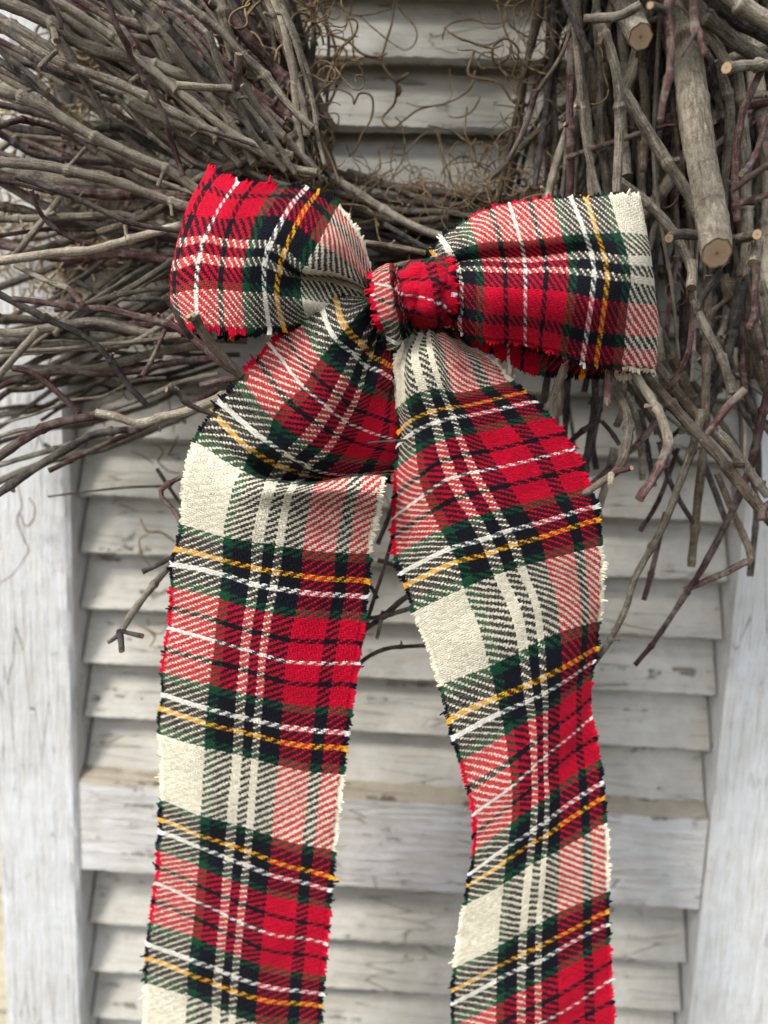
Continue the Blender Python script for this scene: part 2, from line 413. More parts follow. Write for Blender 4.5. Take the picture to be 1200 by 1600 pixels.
LIP = 9.0   # slat lip is set back from the face (mm)
z_a = P(600, 1226, -LIP)[2]; z_b = P(600, 1058, -LIP)[2]; S = (z_b - z_a) / 2
z_c = P(600, 1471, -LIP)[2]
def slat(z, seed):
    w = S * 1.16; rise = math.sqrt(w * w - 0.0145 ** 2)
    yb, yt = LIP / 1000, LIP / 1000 + 0.0155
    th = 0.0058
    d = np.array((yt - yb, rise)); d /= np.linalg.norm(d); nrm = np.array((-d[1], d[0]))   # nrm points to the front/up
    a = np.array((yb, z)); top = a + d * w
    pr = []
    for k in range(9):                                  # front face, bottom to top
        t = k / 8; pr.append(a + d * w * t + nrm * 0)
    pr += [top + (-nrm) * th * 0.5 + d * 0.001, top - nrm * th]
    for k in range(3): pr.append(a + d * w * (0.75 - 0.35 * k) - nrm * th)
    pr += [a - nrm * th * 0.9 + d * 0.0008, a - nrm * th * 0.55 - d * 0.0006, a - nrm * th * 0.2 - d * 0.0004]
    tilt = (random.random() - 0.5) * 0.0012
    o = profile_bar('slat', [tuple(q) for q in pr], 'x', XL + 0.0012 + random.random() * 0.001, XR - 0.0012 - random.random() * 0.001, 170, paint_slat, seed, 0.00028, 0.0007)
    return o
zs = []
k = 0
while z_a + k * S < ZTOP: zs.append(z_a + k * S); k += 1
k = 0
while z_c - k * S > ZBOT: zs.append(z_c - k * S); k += 1
for q, z in enumerate(sorted(zs, reverse=True)): slat(z, 20 + q * 3)
# lock rail with a bare, sloping top edge
rz0 = P(600, 1388, -1)[2]; rz1 = P(600, 1252, -1)[2]; rz2 = rz1 + 0.0072
pr = dense([(0.026, rz0), (0.0012, rz0), (0.0012, rz1), (0.0105, rz2), (0.026, rz2)], 0.006)
mi = [1 if (p[1] >= rz1 - 1e-6 and p[0] < 0.0104) else 0 for p in pr]
profile_bar('rail', pr, 'x', XL + 0.0013, XR - 0.0016, 200, [paint_rail, bare_top], 77, 0.00035, 0.0004, mi)
# wooden backing seen as darkness in the gaps: the house wall itself
wall = empty('wall', (0, 0.05, float(ZBOT))); wall['kind'] = 'structure'
bw = 0.09; z = ZBOT - 0.02; q = 0
while z < ZTOP + 0.05:
    x0, x1 = XLO - 0.16, XR + 0.16
    pts = dense([(0.060, z), (0.045, z), (0.052, z + bw + 0.01), (0.060, z + bw + 0.01)], 0.03)
    v = []; f = []
    for xx in (x0, x1):
        for (yy, zz) in pts: v.append((xx, yy, zz))
    n = len(pts)
    for kk in range(n): f.append((kk, (kk + 1) % n, n + (kk + 1) % n, n + kk))
    mesh_obj('siding_board', v, f, siding, wall, None, None, False)
    z += bw; q += 1

# ------------------------------------------------------------------ plaid bow
UK = np.array((0, .24, .41, .51, .645, 1.0))
def interp_rows(x, xs, ys):
    """C1 cubic through (xs, ys) with non-uniform Catmull tangents; ys (n, ...)"""
    xs = np.asarray(xs, float); ys = np.asarray(ys, float)
    m = np.empty_like(ys); dx = np.diff(xs); sl = np.diff(ys, axis=0) / dx.reshape((-1,) + (1,) * (ys.ndim - 1))
    m[0], m[-1] = sl[0], sl[-1]
    for i in range(1, len(xs) - 1): m[i] = (sl[i - 1] * dx[i] + sl[i] * dx[i - 1]) / (dx[i] + dx[i - 1])
    x = np.asarray(x, float); k = np.clip(np.searchsorted(xs, x, side='right') - 1, 0, len(xs) - 2)
    h = dx[k]; t = (x - xs[k]) / h
    sh = (-1,) + (1,) * (ys.ndim - 1); t = t.reshape(sh); h = h.reshape(sh)
    return (2*t**3-3*t**2+1)*ys[k] + (t**3-2*t**2+t)*h*m[k] + (-2*t**3+3*t**2)*ys[k+1] + (t**3-t**2)*h*m[k+1]
def n3(p, s, seed):
    """smooth pseudo-noise in 3-D from sines"""
    r = np.random.default_rng(seed); o = 0
    for q in range(6):
        k = r.normal(size=3); k *= s * (0.6 + 0.9 * r.random()) / np.linalg.norm(k)
        o = o + np.sin(p @ k + r.uniform(0, 6.28))
    return o / 3.0

bow = empty('plaid_bow', tuple(P(650, 470, 100)))
bow['label'] = "red, green, black and cream plaid flannel bow with long frayed tails tied to the wreath"
bow['category'] = 'bow'

def pleat(vk, span, a):
    return lambda u, v: a * np.exp(-np.abs(v - vk) / span) * (np.sin(u * 34 + 0.02 * v) * 0.7 + np.abs(np.sin(u * 19 + 1)) * 0.8 - 0.4) + 0.00035 * np.sin(u * 9 + v * 0.07) * np.sin(v * 0.045 + 2 * u)
def ribbon(name, rows, mat, sgn=1, wr=0.0006, seed=1, u0=0.0, u1=1.0, fringe=(True, True), nu=48, step=1.6, thick=0.0007, umap=None, shear=0.0, flen=1.0, wrk=None):
    Vs = [r[0] for r in rows]
    ctl = np.array([[P(*c) for c in r[1]] for r in rows])          # rows x 6 x 3
    us = np.linspace(0, 1, nu + 1)
    rowsd = np.array([interp_rows(us, UK, c) for c in ctl])         # rows x nu x 3
    nv = max(8, int((Vs[-1] - Vs[0]) / step)); vs = np.linspace(Vs[0], Vs[-1], nv + 1)
    G = interp_rows(vs, Vs, rowsd)                                  # nv x nu x 3
    du = np.gradient(G, axis=1); dv = np.gradient(G, axis=0)
    nr = np.cross(du, dv); nr /= (np.linalg.norm(nr, axis=2, keepdims=True) + 1e-12)
    nr *= -np.sign(np.mean(nr[..., 1]))                            # towards the camera (-y) on the whole
    flat = G.reshape(-1, 3)
    dsp = (n3(flat, 130, seed) * wr + n3(flat, 260, seed + 1) * wr * 0.35 + n3(flat, 700, seed + 2) * wr * 0.10).reshape(G.shape[:2])
    if wrk is not None: dsp = dsp + wrk(us[None, :], vs[:, None])
    G = G + nr * dsp[..., None]
    # the selvedges are uneven
    e = vnoise(vs * 0.45, seed + 5) * 0.0004 + vnoise(vs * 0.09, seed + 8) * 0.0005
    G[:, 0] += (G[:, 1] - G[:, 0]) / (np.linalg.norm(G[:, 1] - G[:, 0], axis=1, keepdims=True) + 1e-9) * e[:, None]
    G[:, -1] += (G[:, -2] - G[:, -1]) / (np.linalg.norm(G[:, -2] - G[:, -1], axis=1, keepdims=True) + 1e-9) * vnoise(vs * 0.4, seed + 6)[:, None] * 0.0005
    nvv, nuu = G.shape[:2]
    f = []
    for i in range(nvv - 1):
        for k in range(nuu - 1):
            a = i * nuu + k; f.append((a, a + 1, a + nuu + 1, a + nuu))
    uv = np.empty((nvv, nuu, 2)); uv[..., 0] = (us if umap is None else np.interp(us, *umap))[None, :] * UT; uv[..., 1] = vs[:, None] + shear * (us[None, :] - 0.5)
    o = mesh_obj(name, G.reshape(-1, 3), f, mat, bow, uv.reshape(-1, 2))
    so = o.modifiers.new('thickness', 'SOLIDIFY'); so.thickness = thick; so.offset = 0
    # frayed yarn ends along both edges
    acc = Acc(); r = np.random.default_rng(seed + 40)
    P_at = lambda V, k: interp_rows(np.array([V]), vs, G[:, k])[0]
    for side, on in ((0, fringe[0]), (-1, fringe[1])):
        if not on: continue
        k0, k1 = (0, 2) if side == 0 else (-1, -3)
        grp = 0; tilt = 0; lift = 0; ln = 1
        jj = np.arange(math.ceil(Vs[0]) + 1, math.floor(Vs[-1]) - 1, 0.8)
        E = interp_rows(jj + 0.5, vs, G[:, k0]); I = interp_rows(jj + 0.5, vs, G[:, k1])
        EN = interp_rows(jj + 0.5, vs, nr[:, k0])
        T = np.gradient(E, axis=0); T /= (np.linalg.norm(T, axis=1, keepdims=True) + 1e-12)
        for q in range(len(jj)):
            if grp <= 0:
                grp = r.integers(2, 5); tilt = r.normal(0, 0.22); lift = r.normal(0, 0.30); ln = r.uniform(0.7, 1.2)
            grp -= 1
            od = E[q] - I[q]; od /= (np.linalg.norm(od) + 1e-12)
            L = 0.0018 * flen * ln * r.uniform(0.7, 1.2) * (1.7 if r.random() < 0.03 else 1.0)
            tl = tilt * 0.8 + r.normal(0, 0.10); lf = lift + r.normal(0, 0.12)
            pts = []
            for s_ in (-0.45, 0.0, 0.35, 0.7, 1.0):
                b = max(0.0, s_)
                pts.append(E[q] + od * L * s_ + T[q] * L * tl * b * (0.4 + 0.8 * b) + EN[q] * (L * lf * b * b) + EN[q] * 0.00015)
            v, ff, uu = tube(np.array(pts), np.array((0.00032, 0.00035, 0.00036, 0.00036, 0.00030)) * r.uniform(0.85, 1.2), 4)
            uu = uu.copy(); uu[:, 0] = 1.0; uu[:, 1] = jj[q] + 0.1
            acc.add(v, ff, uu, 0)
    if acc.n:
        fr = acc.build('fringe', cloth_fringe, o)
        fr.data.transform(Matrix.Translation(-bow.location))
        fr['kind'] = 'stuff'
    return o, G

def z1(x, y): return (250 + x / 3.0, 240 + y / 3.0)
def z2(x, y): return (550 + x / 2.4, 260 + y / 2.4)
def z3(x, y): return (240 + x / 3.0, 440 + y / 3.0)
def Rz(fn, V, pts): return (V, [(*fn(a, b), d) for a, b, d in pts])
I_ = lambda x, y: (x, y)

left_tail = [
 Rz(z3, -78, [(1050,110,98),(1060,135,96),(1070,160,94),(1080,180,92),(1090,200,92),(1105,240,92)]),
 Rz(z3, -60, [(940,65,108),(1000,110,108),(1040,160,104),(1060,200,100),(1080,230,98),(1105,320,94)]),
 Rz(z3, -49.5, [(855,85,111),(890,225,115),(965,290,110),(1010,345,103),(1060,380,102),(1110,420,96)]),
 Rz(z3, -40, [(785,120,112),(850,275,117),(935,345,112),(985,400,106),(1050,430,105),(1120,490,98)]),
 Rz(z3, -26, [(690,190,112),(780,360,118),(890,445,116),(955,510,110),(1020,530,106),(1140,580,98)]),
 Rz(z3, 0, [(552,300,111),(700,490,118),(815,590,117),(890,650,112),(965,685,106),(1150,745,97)]),
 Rz(z3, 26, [(428,455,109),(555,640,116),(700,745,115),(800,795,109),(880,805,102),(1130,845,95)]),
 Rz(z3, 40.5, [(322,575,107),(515,748,113),(620,825,112),(715,876,106),(800,897,99),(1120,880,93)]),
 Rz(z3, 49.5, [(282,620,106),(460,795,109),(590,872,102),(700,903,95),(790,912,91),(1105,900,90)]),
 Rz(z3, 56, [(238,680,106),(432,835,107),(560,915,97),(672,940,91),(775,950,88),(1090,940,88)]),
 Rz(z3, 62, [(205,728,106),(422,868,110),(548,920,107),(655,925,108),(765,925,108),(1080,918,104)]),
 Rz(z3, 67, [(190,785,107),(395,914,112),(538,942,117),(642,948,119),(752,950,119),(1068,950,113)]),
 Rz(z3, 85, [(148,945,107),(350,1050,112),(505,1075,115),(605,1085,115),(722,1095,113),(1038,1100,106)]),
 Rz(z3, 106, [(128,1140,104),(322,1198,109),(478,1222,111),(580,1238,111),(698,1258,109),(1005,1275,104)]),
 (120.5, [(275,859,102),(346,876,107),(397,888,108),(428,893,108),(470,900,107),(572,908,102)]),
 (170, [(265,982,99),(334,1002,104),(381,1014,104),(409,1020,104),(447,1029,103),(556,1037,100)]),
 (219.5, [(253,1108,96),(322,1128,100),(371,1142,100),(398,1149,100),(437,1159,99),(537,1168,97)]),
 (255, [(254,1200,94),(318,1220,98),(364,1234,98),(391,1242,98),(428,1253,97),(528,1268,95)]),
 (290.5, [(251,1282,93),(312,1305,96),(357,1320,96),(384,1330,96),(421,1345,95),(516,1367,93)]),
 (340, [(247,1380,92),(305,1408,94),(349,1426,94),(374,1436,94),(411,1450,93),(508,1472,91)]),
 (389.5, [(232,1497,90),(293,1520,93),(338,1536,92),(363,1546,92),(401,1559,91),(499,1572,89)]),
 (425, [(228,1590,89),(288,1612,92),(333,1628,91),(358,1637,91),(396,1650,90),(492,1662,88)]),
 (490, [(222,1750,87),(280,1772,90),(324,1788,89),(349,1797,89),(386,1810,88),(480,1822,86)]),
]
ribbon('tail', left_tail, cloth_a, seed=11, wr=0.0011, wrk=pleat(-78, 30, 0.0012))

right_tail = [
 (54, [(640,508,96),(652,506,97),(662,505,97),(670,505,98),(680,507,97),(712,516,95)]),
 Rz(z2, 66, [(200,660,98),(228,640,101),(252,628,103),(285,622,104),(320,628,104),(440,672,98)]),
 Rz(z2, 85, [(168,745,100),(196,722,107),(230,705,111),(290,702,112),(345,712,111),(530,725,101)]),
 Rz(z2, 108, [(165,920,101),(205,890,108),(268,855,112),(335,845,113),(382,858,112),(598,815,103)]),
 (120.5, [(622,674,101),(643,657,107),(672,644,111),(700,637,112),(722,635,111),(818,613,103)]),
 (129.5, [(622,694,101),(646,676,107),(678,661,111),(706,653,112),(730,650,111),(832,628,103)]),
 (170, [(619,806,101),(662,774,107),(703,748,111),(738,739,112),(778,731,110),(893,703,102)]),
 (195, [(622,862,101),(686,826,107),(736,806,111),(770,796,112),(812,786,110),(918,760,102)]),
 (219.5, [(634,914,102),(713,878,108),(765,864,111),(799,852,111),(844,841,109),(933,812,101)]),
 (240, [(655,972,102),(730,935,107),(783,913,110),(817,901,110),(855,890,107),(938,870,99)]),
 (255, [(671,1012,102),(747,978,107),(802,952,109),(833,939,108),(866,926,105),(936,912,96)]),
 (275, [(688,1066,101),(763,1038,105),(815,1013,107),(843,999,106),(874,984,102),(934,966,93)]),
 (290.5, [(703,1122,100),(776,1092,104),(822,1072,105),(846,1060,104),(874,1043,100),(928,1012,91)]),
 (315, [(722,1190,99),(789,1155,102),(830,1128,103),(850,1115,102),(872,1098,98),(918,1062,90)]),
 (340, [(741,1272,98),(799,1228,100),(834,1200,101),(852,1184,100),(874,1164,97),(921,1122,90)]),
 (365, [(742,1330,96),(798,1284,99),(833,1256,99),(852,1243,99),(874,1225,96),(934,1186,90)]),
 (389.5, [(733,1382,95),(790,1346,98),(829,1318,98),(850,1305,98),(873,1289,96),(941,1247,91)]),
 (425, [(719,1458,93),(781,1430,96),(819,1408,97),(843,1392,97),(871,1377,95),(945,1338,91)]),
 (460.5, [(710,1542,91),(776,1510,94),(813,1490,95),(838,1478,95),(870,1461,94),(947,1424,90)]),
 (510, [(714,1668,89),(774,1635,92),(812,1612,92),(838,1600,92),(871,1582,91),(953,1535,88)]),
 (570, [(716,1810,86),(776,1775,89),(814,1752,89),(840,1740,89),(873,1722,88),(955,1675,85)]),
]
ribbon('tail', right_tail, cloth_b, seed=23, wr=0.0010, wrk=pleat(54, 28, 0.0012))

left_loop = [
 # back layer (V runs on behind the turned edge), then the front layer
 Rz(z1, -118, [(1010,740,90),(1010,715,90),(1010,690,90),(1010,670,90),(1010,640,90),(1010,610,90)]),
 Rz(z1, -95, [(800,800,88),(810,700,88),(815,640,88),(820,600,88),(820,520,88),(820,400,88)]),
 Rz(z1, -60, [(440,838,86),(440,640,86),(440,530,86),(440,460,86),(450,330,86),(470,190,86)]),
 Rz(z1, -34, [(190,850,93),(180,650,91),(190,500,91),(200,420,91),(230,300,91),(290,150,91)]),
 Rz(z1, -26, [(100,830,99),(90,690,97),(95,550,97),(110,440,97),(150,290,98),(250,110,98)]),
 Rz(z1, -19, [(85,800,105),(52,670,104),(58,540,105),(78,430,105),(118,290,106),(235,78,105)]),
 Rz(z1, -12, [(118,795,112),(80,660,112),(88,535,113),(110,430,113),(155,290,113),(272,96,111)]),
 Rz(z1, 0, [(178,808,119),(178,640,120),(186,500,121),(205,410,121),(252,302,120),(355,140,117)]),
 Rz(z1, 12, [(290,818,122),(282,640,124),(288,515,125),(300,425,124),(335,310,123),(430,140,120)]),
 Rz(z1, 26, [(400,820,123),(385,650,127),(392,520,128),(412,440,127),(455,300,124),(545,158,119)]),
 Rz(z1, 40.5, [(512,818,120),(492,655,126),(490,515,127),(508,445,127),(580,310,124),(680,172,118)]),
 Rz(z1, 49.5, [(575,815,118),(548,665,125),(556,550,125),(575,480,125),(640,340,124),(735,190,117)]),
 Rz(z1, 64, [(690,790,112),(664,685,120),(655,578,116),(668,545,123),(738,425,124),(832,245,116)]),
 Rz(z1, 85, [(830,775,104),(800,700,113),(808,598,107),(822,572,116),(868,500,119),(928,375,113)]),
 Rz(z1, 106, [(970,740,98),(955,702,103),(960,655,102),(968,635,107),(978,610,110),(995,530,106)]),
 Rz(z1, 120, [(1030,730,92),(1030,712,95),(1032,695,95),(1036,680,97),(1040,660,98),(1045,610,96)]),
]
ribbon('loop', left_loop, cloth_a, seed=31, wr=0.0007, wrk=pleat(118, 20, 0.0012))

right_loop = [
 Rz(z2, -68, [(330,400,92),(325,430,95),(322,450,95),(322,470,95),(325,500,95),(335,575,92)]),
 Rz(z2, -58, [(300,370,98),(320,400,103),(330,430,102),(338,455,103),(345,490,105),(345,590,100)]),
 Rz(z2, -49.5, [(308,325,102),(335,370,108),(350,400,105),(360,425,109),(368,465,111),(362,600,105)]),
 Rz(z2, -40.5, [(338,275,106),(375,325,114),(398,365,111),(406,395,115),(412,440,118),(402,625,110)]),
 Rz(z2, -26, [(440,205,109),(472,292,119),(488,350,116),(492,385,120),(498,450,124),(492,645,114)]),
 Rz(z2, 0, [(590,142,112),(632,278,124),(646,348,121),(650,388,125),(650,458,129),(650,662,117)]),
 Rz(z2, 13, [(670,132,113),(710,270,126),(728,342,123),(732,382,127),(728,460,131),(708,680,118)]),
 Rz(z2, 26, [(748,128,114),(788,262,127),(808,332,125),(812,385,128),(808,470,131),(775,695,119)]),
 Rz(z2, 40.5, [(820,124,114),(872,255,127),(898,328,127),(908,395,129),(898,490,130),(864,735,118)]),
 Rz(z2, 49.5, [(875,118,113),(918,252,126),(945,335,128),(955,405,129),(948,500,129),(915,742,117)]),
 Rz(z2, 64, [(962,112,110),(1006,248,122),(1032,348,125),(1041,415,125),(1036,510,124),(1010,750,114)]),
 Rz(z2, 76, [(1040,108,104),(1072,255,114),(1098,350,117),(1108,425,117),(1108,515,116),(1090,756,109)]),
 Rz(z2, 84, [(1080,112,98),(1108,260,105),(1126,350,107),(1134,430,108),(1138,520,107),(1136,765,102)]),
 Rz(z2, 90, [(1060,125,92),(1090,270,96),(1108,360,97),(1115,440,98),(1120,530,97),(1125,775,95)]),
 Rz(z2, 98, [(990,135,88),(1030,290,91),(1046,380,91),(1055,450,91),(1056,545,91),(1050,783,89)]),
 Rz(z2, 120.5, [(830,150,86),(850,310,88),(860,400,88),(868,470,88),(872,560,88),(868,783,87)]),
 Rz(z2, 144, [(680,160,86),(690,320,88),(700,410,88),(705,480,88),(706,560,88),(700,770,88)]),
 Rz(z2, 170, [(540,230,88),(550,350,90),(560,430,90),(570,500,90),(580,560,90),(588,722,90)]),
 Rz(z2, 205, [(350,420,90),(360,450,90),(370,470,90),(375,500,90),(380,540,90),(400,640,90)]),
]
ribbon('loop', right_loop, cloth_b, seed=47, wr=0.0007, wrk=pleat(-62, 22, 0.0013))

def kfold(u, v):
    a = u * 10.5 + v * 0.055; b = u * 17 - v * 0.09 + 0.8
    k = np.clip((u - 0.22) / 0.15, 0.25, 1)
    return k * (0.0011 * np.abs(np.sin(a)) ** 0.55 + 0.0007 * np.abs(np.sin(b)) ** 0.7 + 0.0005 * np.sin(v * 0.4 + u * 5) - 0.0010)
knot = [
 (-42, [(604,432,92),(612,424,92),(620,424,92),(628,426,92),(642,420,92),(686,414,92)]),
 (-30, [(590,424,104),(606,415,110),(619,420,107),(628,424,108),(646,411,112),(696,403,108)]),
 (-19, [(580,430,113),(604,423,118),(620,428,116),(629,430,119),(650,420,121),(703,415,118)]),
 (-7, [(581,448,116),(607,444,121),(623,446,118),(633,446,122),(658,442,124),(705,440,120)]),
 (3, [(584,466,116),(612,466,121),(627,466,118),(638,466,122),(664,466,125),(705,468,120)]),
 (12, [(589,486,116),(616,486,120),(631,484,116),(644,484,119),(668,486,122),(702,489,116)]),
 (20, [(594,503,115),(620,502,117),(634,497,111),(648,499,111),(672,500,114),(696,503,108)]),
 (29, [(601,522,110),(622,523,113),(634,508,101),(647,509,98),(670,510,98),(688,508,96)]),
 (40, [(604,546,105),(624,543,108),(631,516,93),(642,514,90),(662,512,90),(680,509,90)]),
]
ribbon('knot', knot, cloth_a, seed=59, wr=0.0004, step=0.4, nu=90, wrk=kfold, flen=1.2, umap=((0, .26, .29, .46, .50, 1.0), (0.08, .22, .27, .62, .68, 0.985)), shear=-20)

# ------------------------------------------------------------------ twig wreath
wreath = empty('twig_wreath', tuple(P(690, 30, 20)))
wreath['label'] = "round wreath of bare grey and reddish twigs hanging on the shutter behind the bow"
wreath['category'] = 'wreath'

def twig_geo(acc, px, w0, w1, sides=9, nodes=None, bark=0, cutm=1, seed=0, cut0=True, cut1=True, stubs=0.5, kink=1.0, oblique=0.0, nb=1.0):
    """px: list of (x, y, d) in photo pixels; w0/w1: apparent diameters in photo pixels"""
    r = np.random.default_rng(seed)
    ctl = np.array([P(*c) for c in px])
    n = 5 if len(px) > 3 else 9
    c = catmull(ctl, n)
    # resample by length
    seg = np.linalg.norm(np.diff(c, axis=0), axis=1); L = np.concatenate([[0], np.cumsum(seg)]); tot = L[-1]
    step = 0.0030
    m = max(6, int(tot / step)); s = np.linspace(0, tot, m + 1)
    nodes = []; x = r.uniform(0.006, 0.03)
    while x < tot - 0.006: nodes.append(x); x += r.uniform(0.022, 0.048)
    s = np.unique(np.concatenate([s] + [np.array([q - 0.0013, q - 0.0006, q, q + 0.0008, q + 0.002]) for q in nodes if 0.002 < q < tot - 0.003] or [s]))
    p = np.stack([np.interp(s, L, c[:, k]) for k in range(3)], 1)
    dist = np.linalg.norm(p - CAM, axis=1)
    t = s / tot
    rad = 0.5 * (w0 + (w1 - w0) * t) * dist / F * 0.985
    R = rad.copy()
    # slight zigzag from node to node
    if len(nodes) > 1 and kink > 0:
        off = np.zeros_like(p)
        nn = [0] + nodes + [tot]
        ov = np.array([r.normal(0, 1, 3) for _ in nn]) * np.mean(rad) * 0.35 * kink; ov[0] *= 0.0; ov[-1] *= 0.0
        for k in range(3): off[:, k] = np.interp(s, nn, ov[:, k])
        p = p + off
    for q in nodes:
        R = R + nb * rad * (0.20 + 0.16 * r.random()) * np.exp(-((s - q - 0.0006) / 0.0013) ** 2) - nb * rad * 0.10 * np.exp(-((s - q + 0.0011) / 0.0005) ** 2)
    R = R * (1 + 0.07 * vnoise(s * 240 + seed, seed % 97) + (0.06 if sides < 12 else 0.015) * vnoise(s * 700 + seed, seed % 89))
    sq = [1 + 0.05 * np.sin(np.arange(sides) * 2.1 + ss * 90 + seed) + (0.035 if sides < 12 else 0.008) * r.normal(size=sides) for ss in s]
    v, f, uv = tube(p, R, sides, sq)
    if oblique:
        last = v[-sides:]; cc = last.mean(0); T = p[-1] - p[-2]; T /= np.linalg.norm(T)
        v[-sides:] = last + T[None] * ((last - cc) @ np.array((0, 1.0, 0)))[:, None] * oblique
    acc.add(v, f, uv, bark)
    if cut0: cap(acc, v[:sides][::-1], cutm)
    if cut1: cap(acc, v[-sides:], cutm)
    # short side stubs and buds at some nodes
    for q in nodes:
        if r.random() < stubs:
            k = int(np.argmin(np.abs(s - q))); 
            if k < 2 or k > len(s) - 3: continue
            T = p[k + 1] - p[k - 1]; T /= np.linalg.norm(T)
            sd_ = np.cross(T, np.array((0, -1.0, 0))); sd_ /= (np.linalg.norm(sd_) + 1e-9)
            if r.random() < 0.5: sd_ = -sd_
            dr = sd_ * r.uniform(0.6, 1.0) + np.array((0, -1.0, 0)) * r.uniform(0.0, 0.7) + T * r.uniform(0.1, 0.7) * (1 if r.random() < .7 else -1)
            dr /= np.linalg.norm(dr)
            ln = rad[k] * r.uniform(1.6, 3.6) if r.random() < 0.85 else rad[k] * r.uniform(4, 7)
            rr = rad[k] * r.uniform(0.34, 0.6)
            pp = np.array([p[k] + dr * ln * a for a in (0, 0.35, 0.6, 0.8, 1.0)])
            vv, ff, uu = tube(pp, rr * np.array((1.25, 1.0, 0.92, 1.12, 0.98)), 6)
            acc.add(vv, ff, uu, bark); cap(acc, vv[-6:], cutm)
    return p

TW = []   # all hand-placed twigs: (points, w0, w1, bark, options)
def tw(pts, w0, w1, bark='g', d=None, d2=None, **kw):
    n = len(pts); d2 = d if d2 is None else d2
    out = []
    for i, q in enumerate(pts):
        dd = q[2] if len(q) > 2 else d + (d2 - d) * i / (n - 1)
        out.append((q[0], q[1], dd))
    TW.append((out, w0, w1, bark, kw))

# left, upper
tw([(-30,-12),(77,38),(104,60),(140,78),(210,96),(273,117),(325,138),(367,162),(425,200)], 17, 13, 'p', 92, 70)
tw([(90,58),(117,100),(142,142),(162,182)], 14, 9, 'g', 88, 70)
tw([(-20,36),(52,69),(104,104),(146,129),(187,152),(250,183),(325,225),(395,266)], 17, 13, 'g', 72, 60)
tw([(-20,135),(67,168),(117,195),(167,222),(217,250),(270,277),(330,312)], 15, 14, 'p', 95, 80)
tw([(-20,252),(60,258),(110,268),(170,280),(220,297),(300,325)], 14, 14, 'p', 100, 85)
tw([(24,276),(75,293),(130,315),(195,345),(230,354),(290,362)], 8, 7, 'k', 112, 96, stubs=0.8)
tw([(-20,411),(67,400),(143,392),(200,373),(285,352)], 12, 12, 'p', 98, 84)
tw([(20,467),(67,472),(127,480),(167,483),(217,497),(267,510),(293,523),(317,543),(360,577),(385,590)], 8, 13, 'r', 112, 128, stubs=0.6, nb=1.5)
tw([(107,450),(118,462),(130,478)], 10, 10, 'r', 118)
tw([(257,463),(273,487),(290,517),(300,528)], 6, 9, 'k', 135, 130)
tw([(303,494),(325,530),(350,560),(378,587)], 16, 13, 'b', 138, 129, stubs=0.4, nb=1.5)
tw([(303,494),(298,498),(294,494)], 12, 8, 'p', 138, 141, stubs=0, cut0=False)
tw([(313,602),(345,595),(383,590)], 8, 8, 'r', 126, 128, stubs=0)
tw([(260,608),(276,612),(297,633),(340,650)], 9, 8, 'k', 126, 118, stubs=0.6)
tw([(150,645),(183,651),(217,661),(260,650),(300,640),(375,610)], 13, 14, 'p', 104, 98)
tw([(-15,722),(43,683),(83,663),(133,653),(185,650)], 14, 11, 'r', 104, 96, stubs=0.4)
tw([(-20,782),(52,732),(103,701),(148,677),(200,671)], 12, 11, 'k', 96, 80)
tw([(-20,732),(77,703),(150,682),(210,668)], 8, 7, 'g', 80, 60)
tw([(-20,596),(83,583),(167,573),(267,567),(345,560)], 10, 9, 'r', 66, 60)
tw([(-20,534),(100,527),(200,530),(320,530)], 19, 16, 'k', 52, 44)
tw([(20,575),(50,583),(83,607),(123,643)], 9, 9, 'r', 86, 80)
tw([(-10,455),(67,500),(130,527),(167,557),(187,583),(207,610),(232,635)], 11, 9, 'k', 92, 80)
tw([(-5,590),(33,547),(62,515)], 10, 10, 'p', 95)
tw([(20,403),(60,353),(92,312)], 9, 8, 'g', 80, 70)
tw([(25,415),(75,440),(108,452),(130,478)], 8, 9, 'g', 90, 112)
tw([(48,297),(63,333),(90,360),(133,380),(175,390)], 7, 7, 'r', 96, 80, stubs=0.9)
tw([(75,776),(137,768),(206,761),(268,760)], 3.0, 4.5, 'k', 58, 50, stubs=0, kink=0.3)
tw([(292,740),(250,768),(272,797),(281,815)], 8, 8, 'r', 92, 96)
tw([(245,732),(262,758),(284,790)], 6, 5, 'k', 50)
tw([(290,860),(250,881),(222,894)], 7, 8, 'k', 90, 98, stubs=0.2)
tw([(285,860),(240,914),(206,959),(186,992)], 10, 11, 'g', 88, 100, stubs=0.2)
tw([(188,988),(178,998),(168,1004)], 8, 6, 'r', 101, 104, stubs=0)
tw([(187,985),(189,1003),(190,1018)], 11, 9, 'k', 102, 108, stubs=0)
tw([(190,986),(205,990),(223,994)], 6, 8, 'k', 102, 106, stubs=0)
tw([(258,515),(240,557),(223,587)], 6, 7, 'r', 84)
tw([(160,350),(200,365),(300,372)], 7, 7, 'g', 60)
tw([(120,440),(143,452),(180,466),(270,468)], 7, 7, 'k', 62)
tw([(225,437),(250,432),(290,422)], 11, 11, 'b', 52)
tw([(130,512),(165,507),(230,508),(300,520)], 11, 10, 'r', 74, 68)
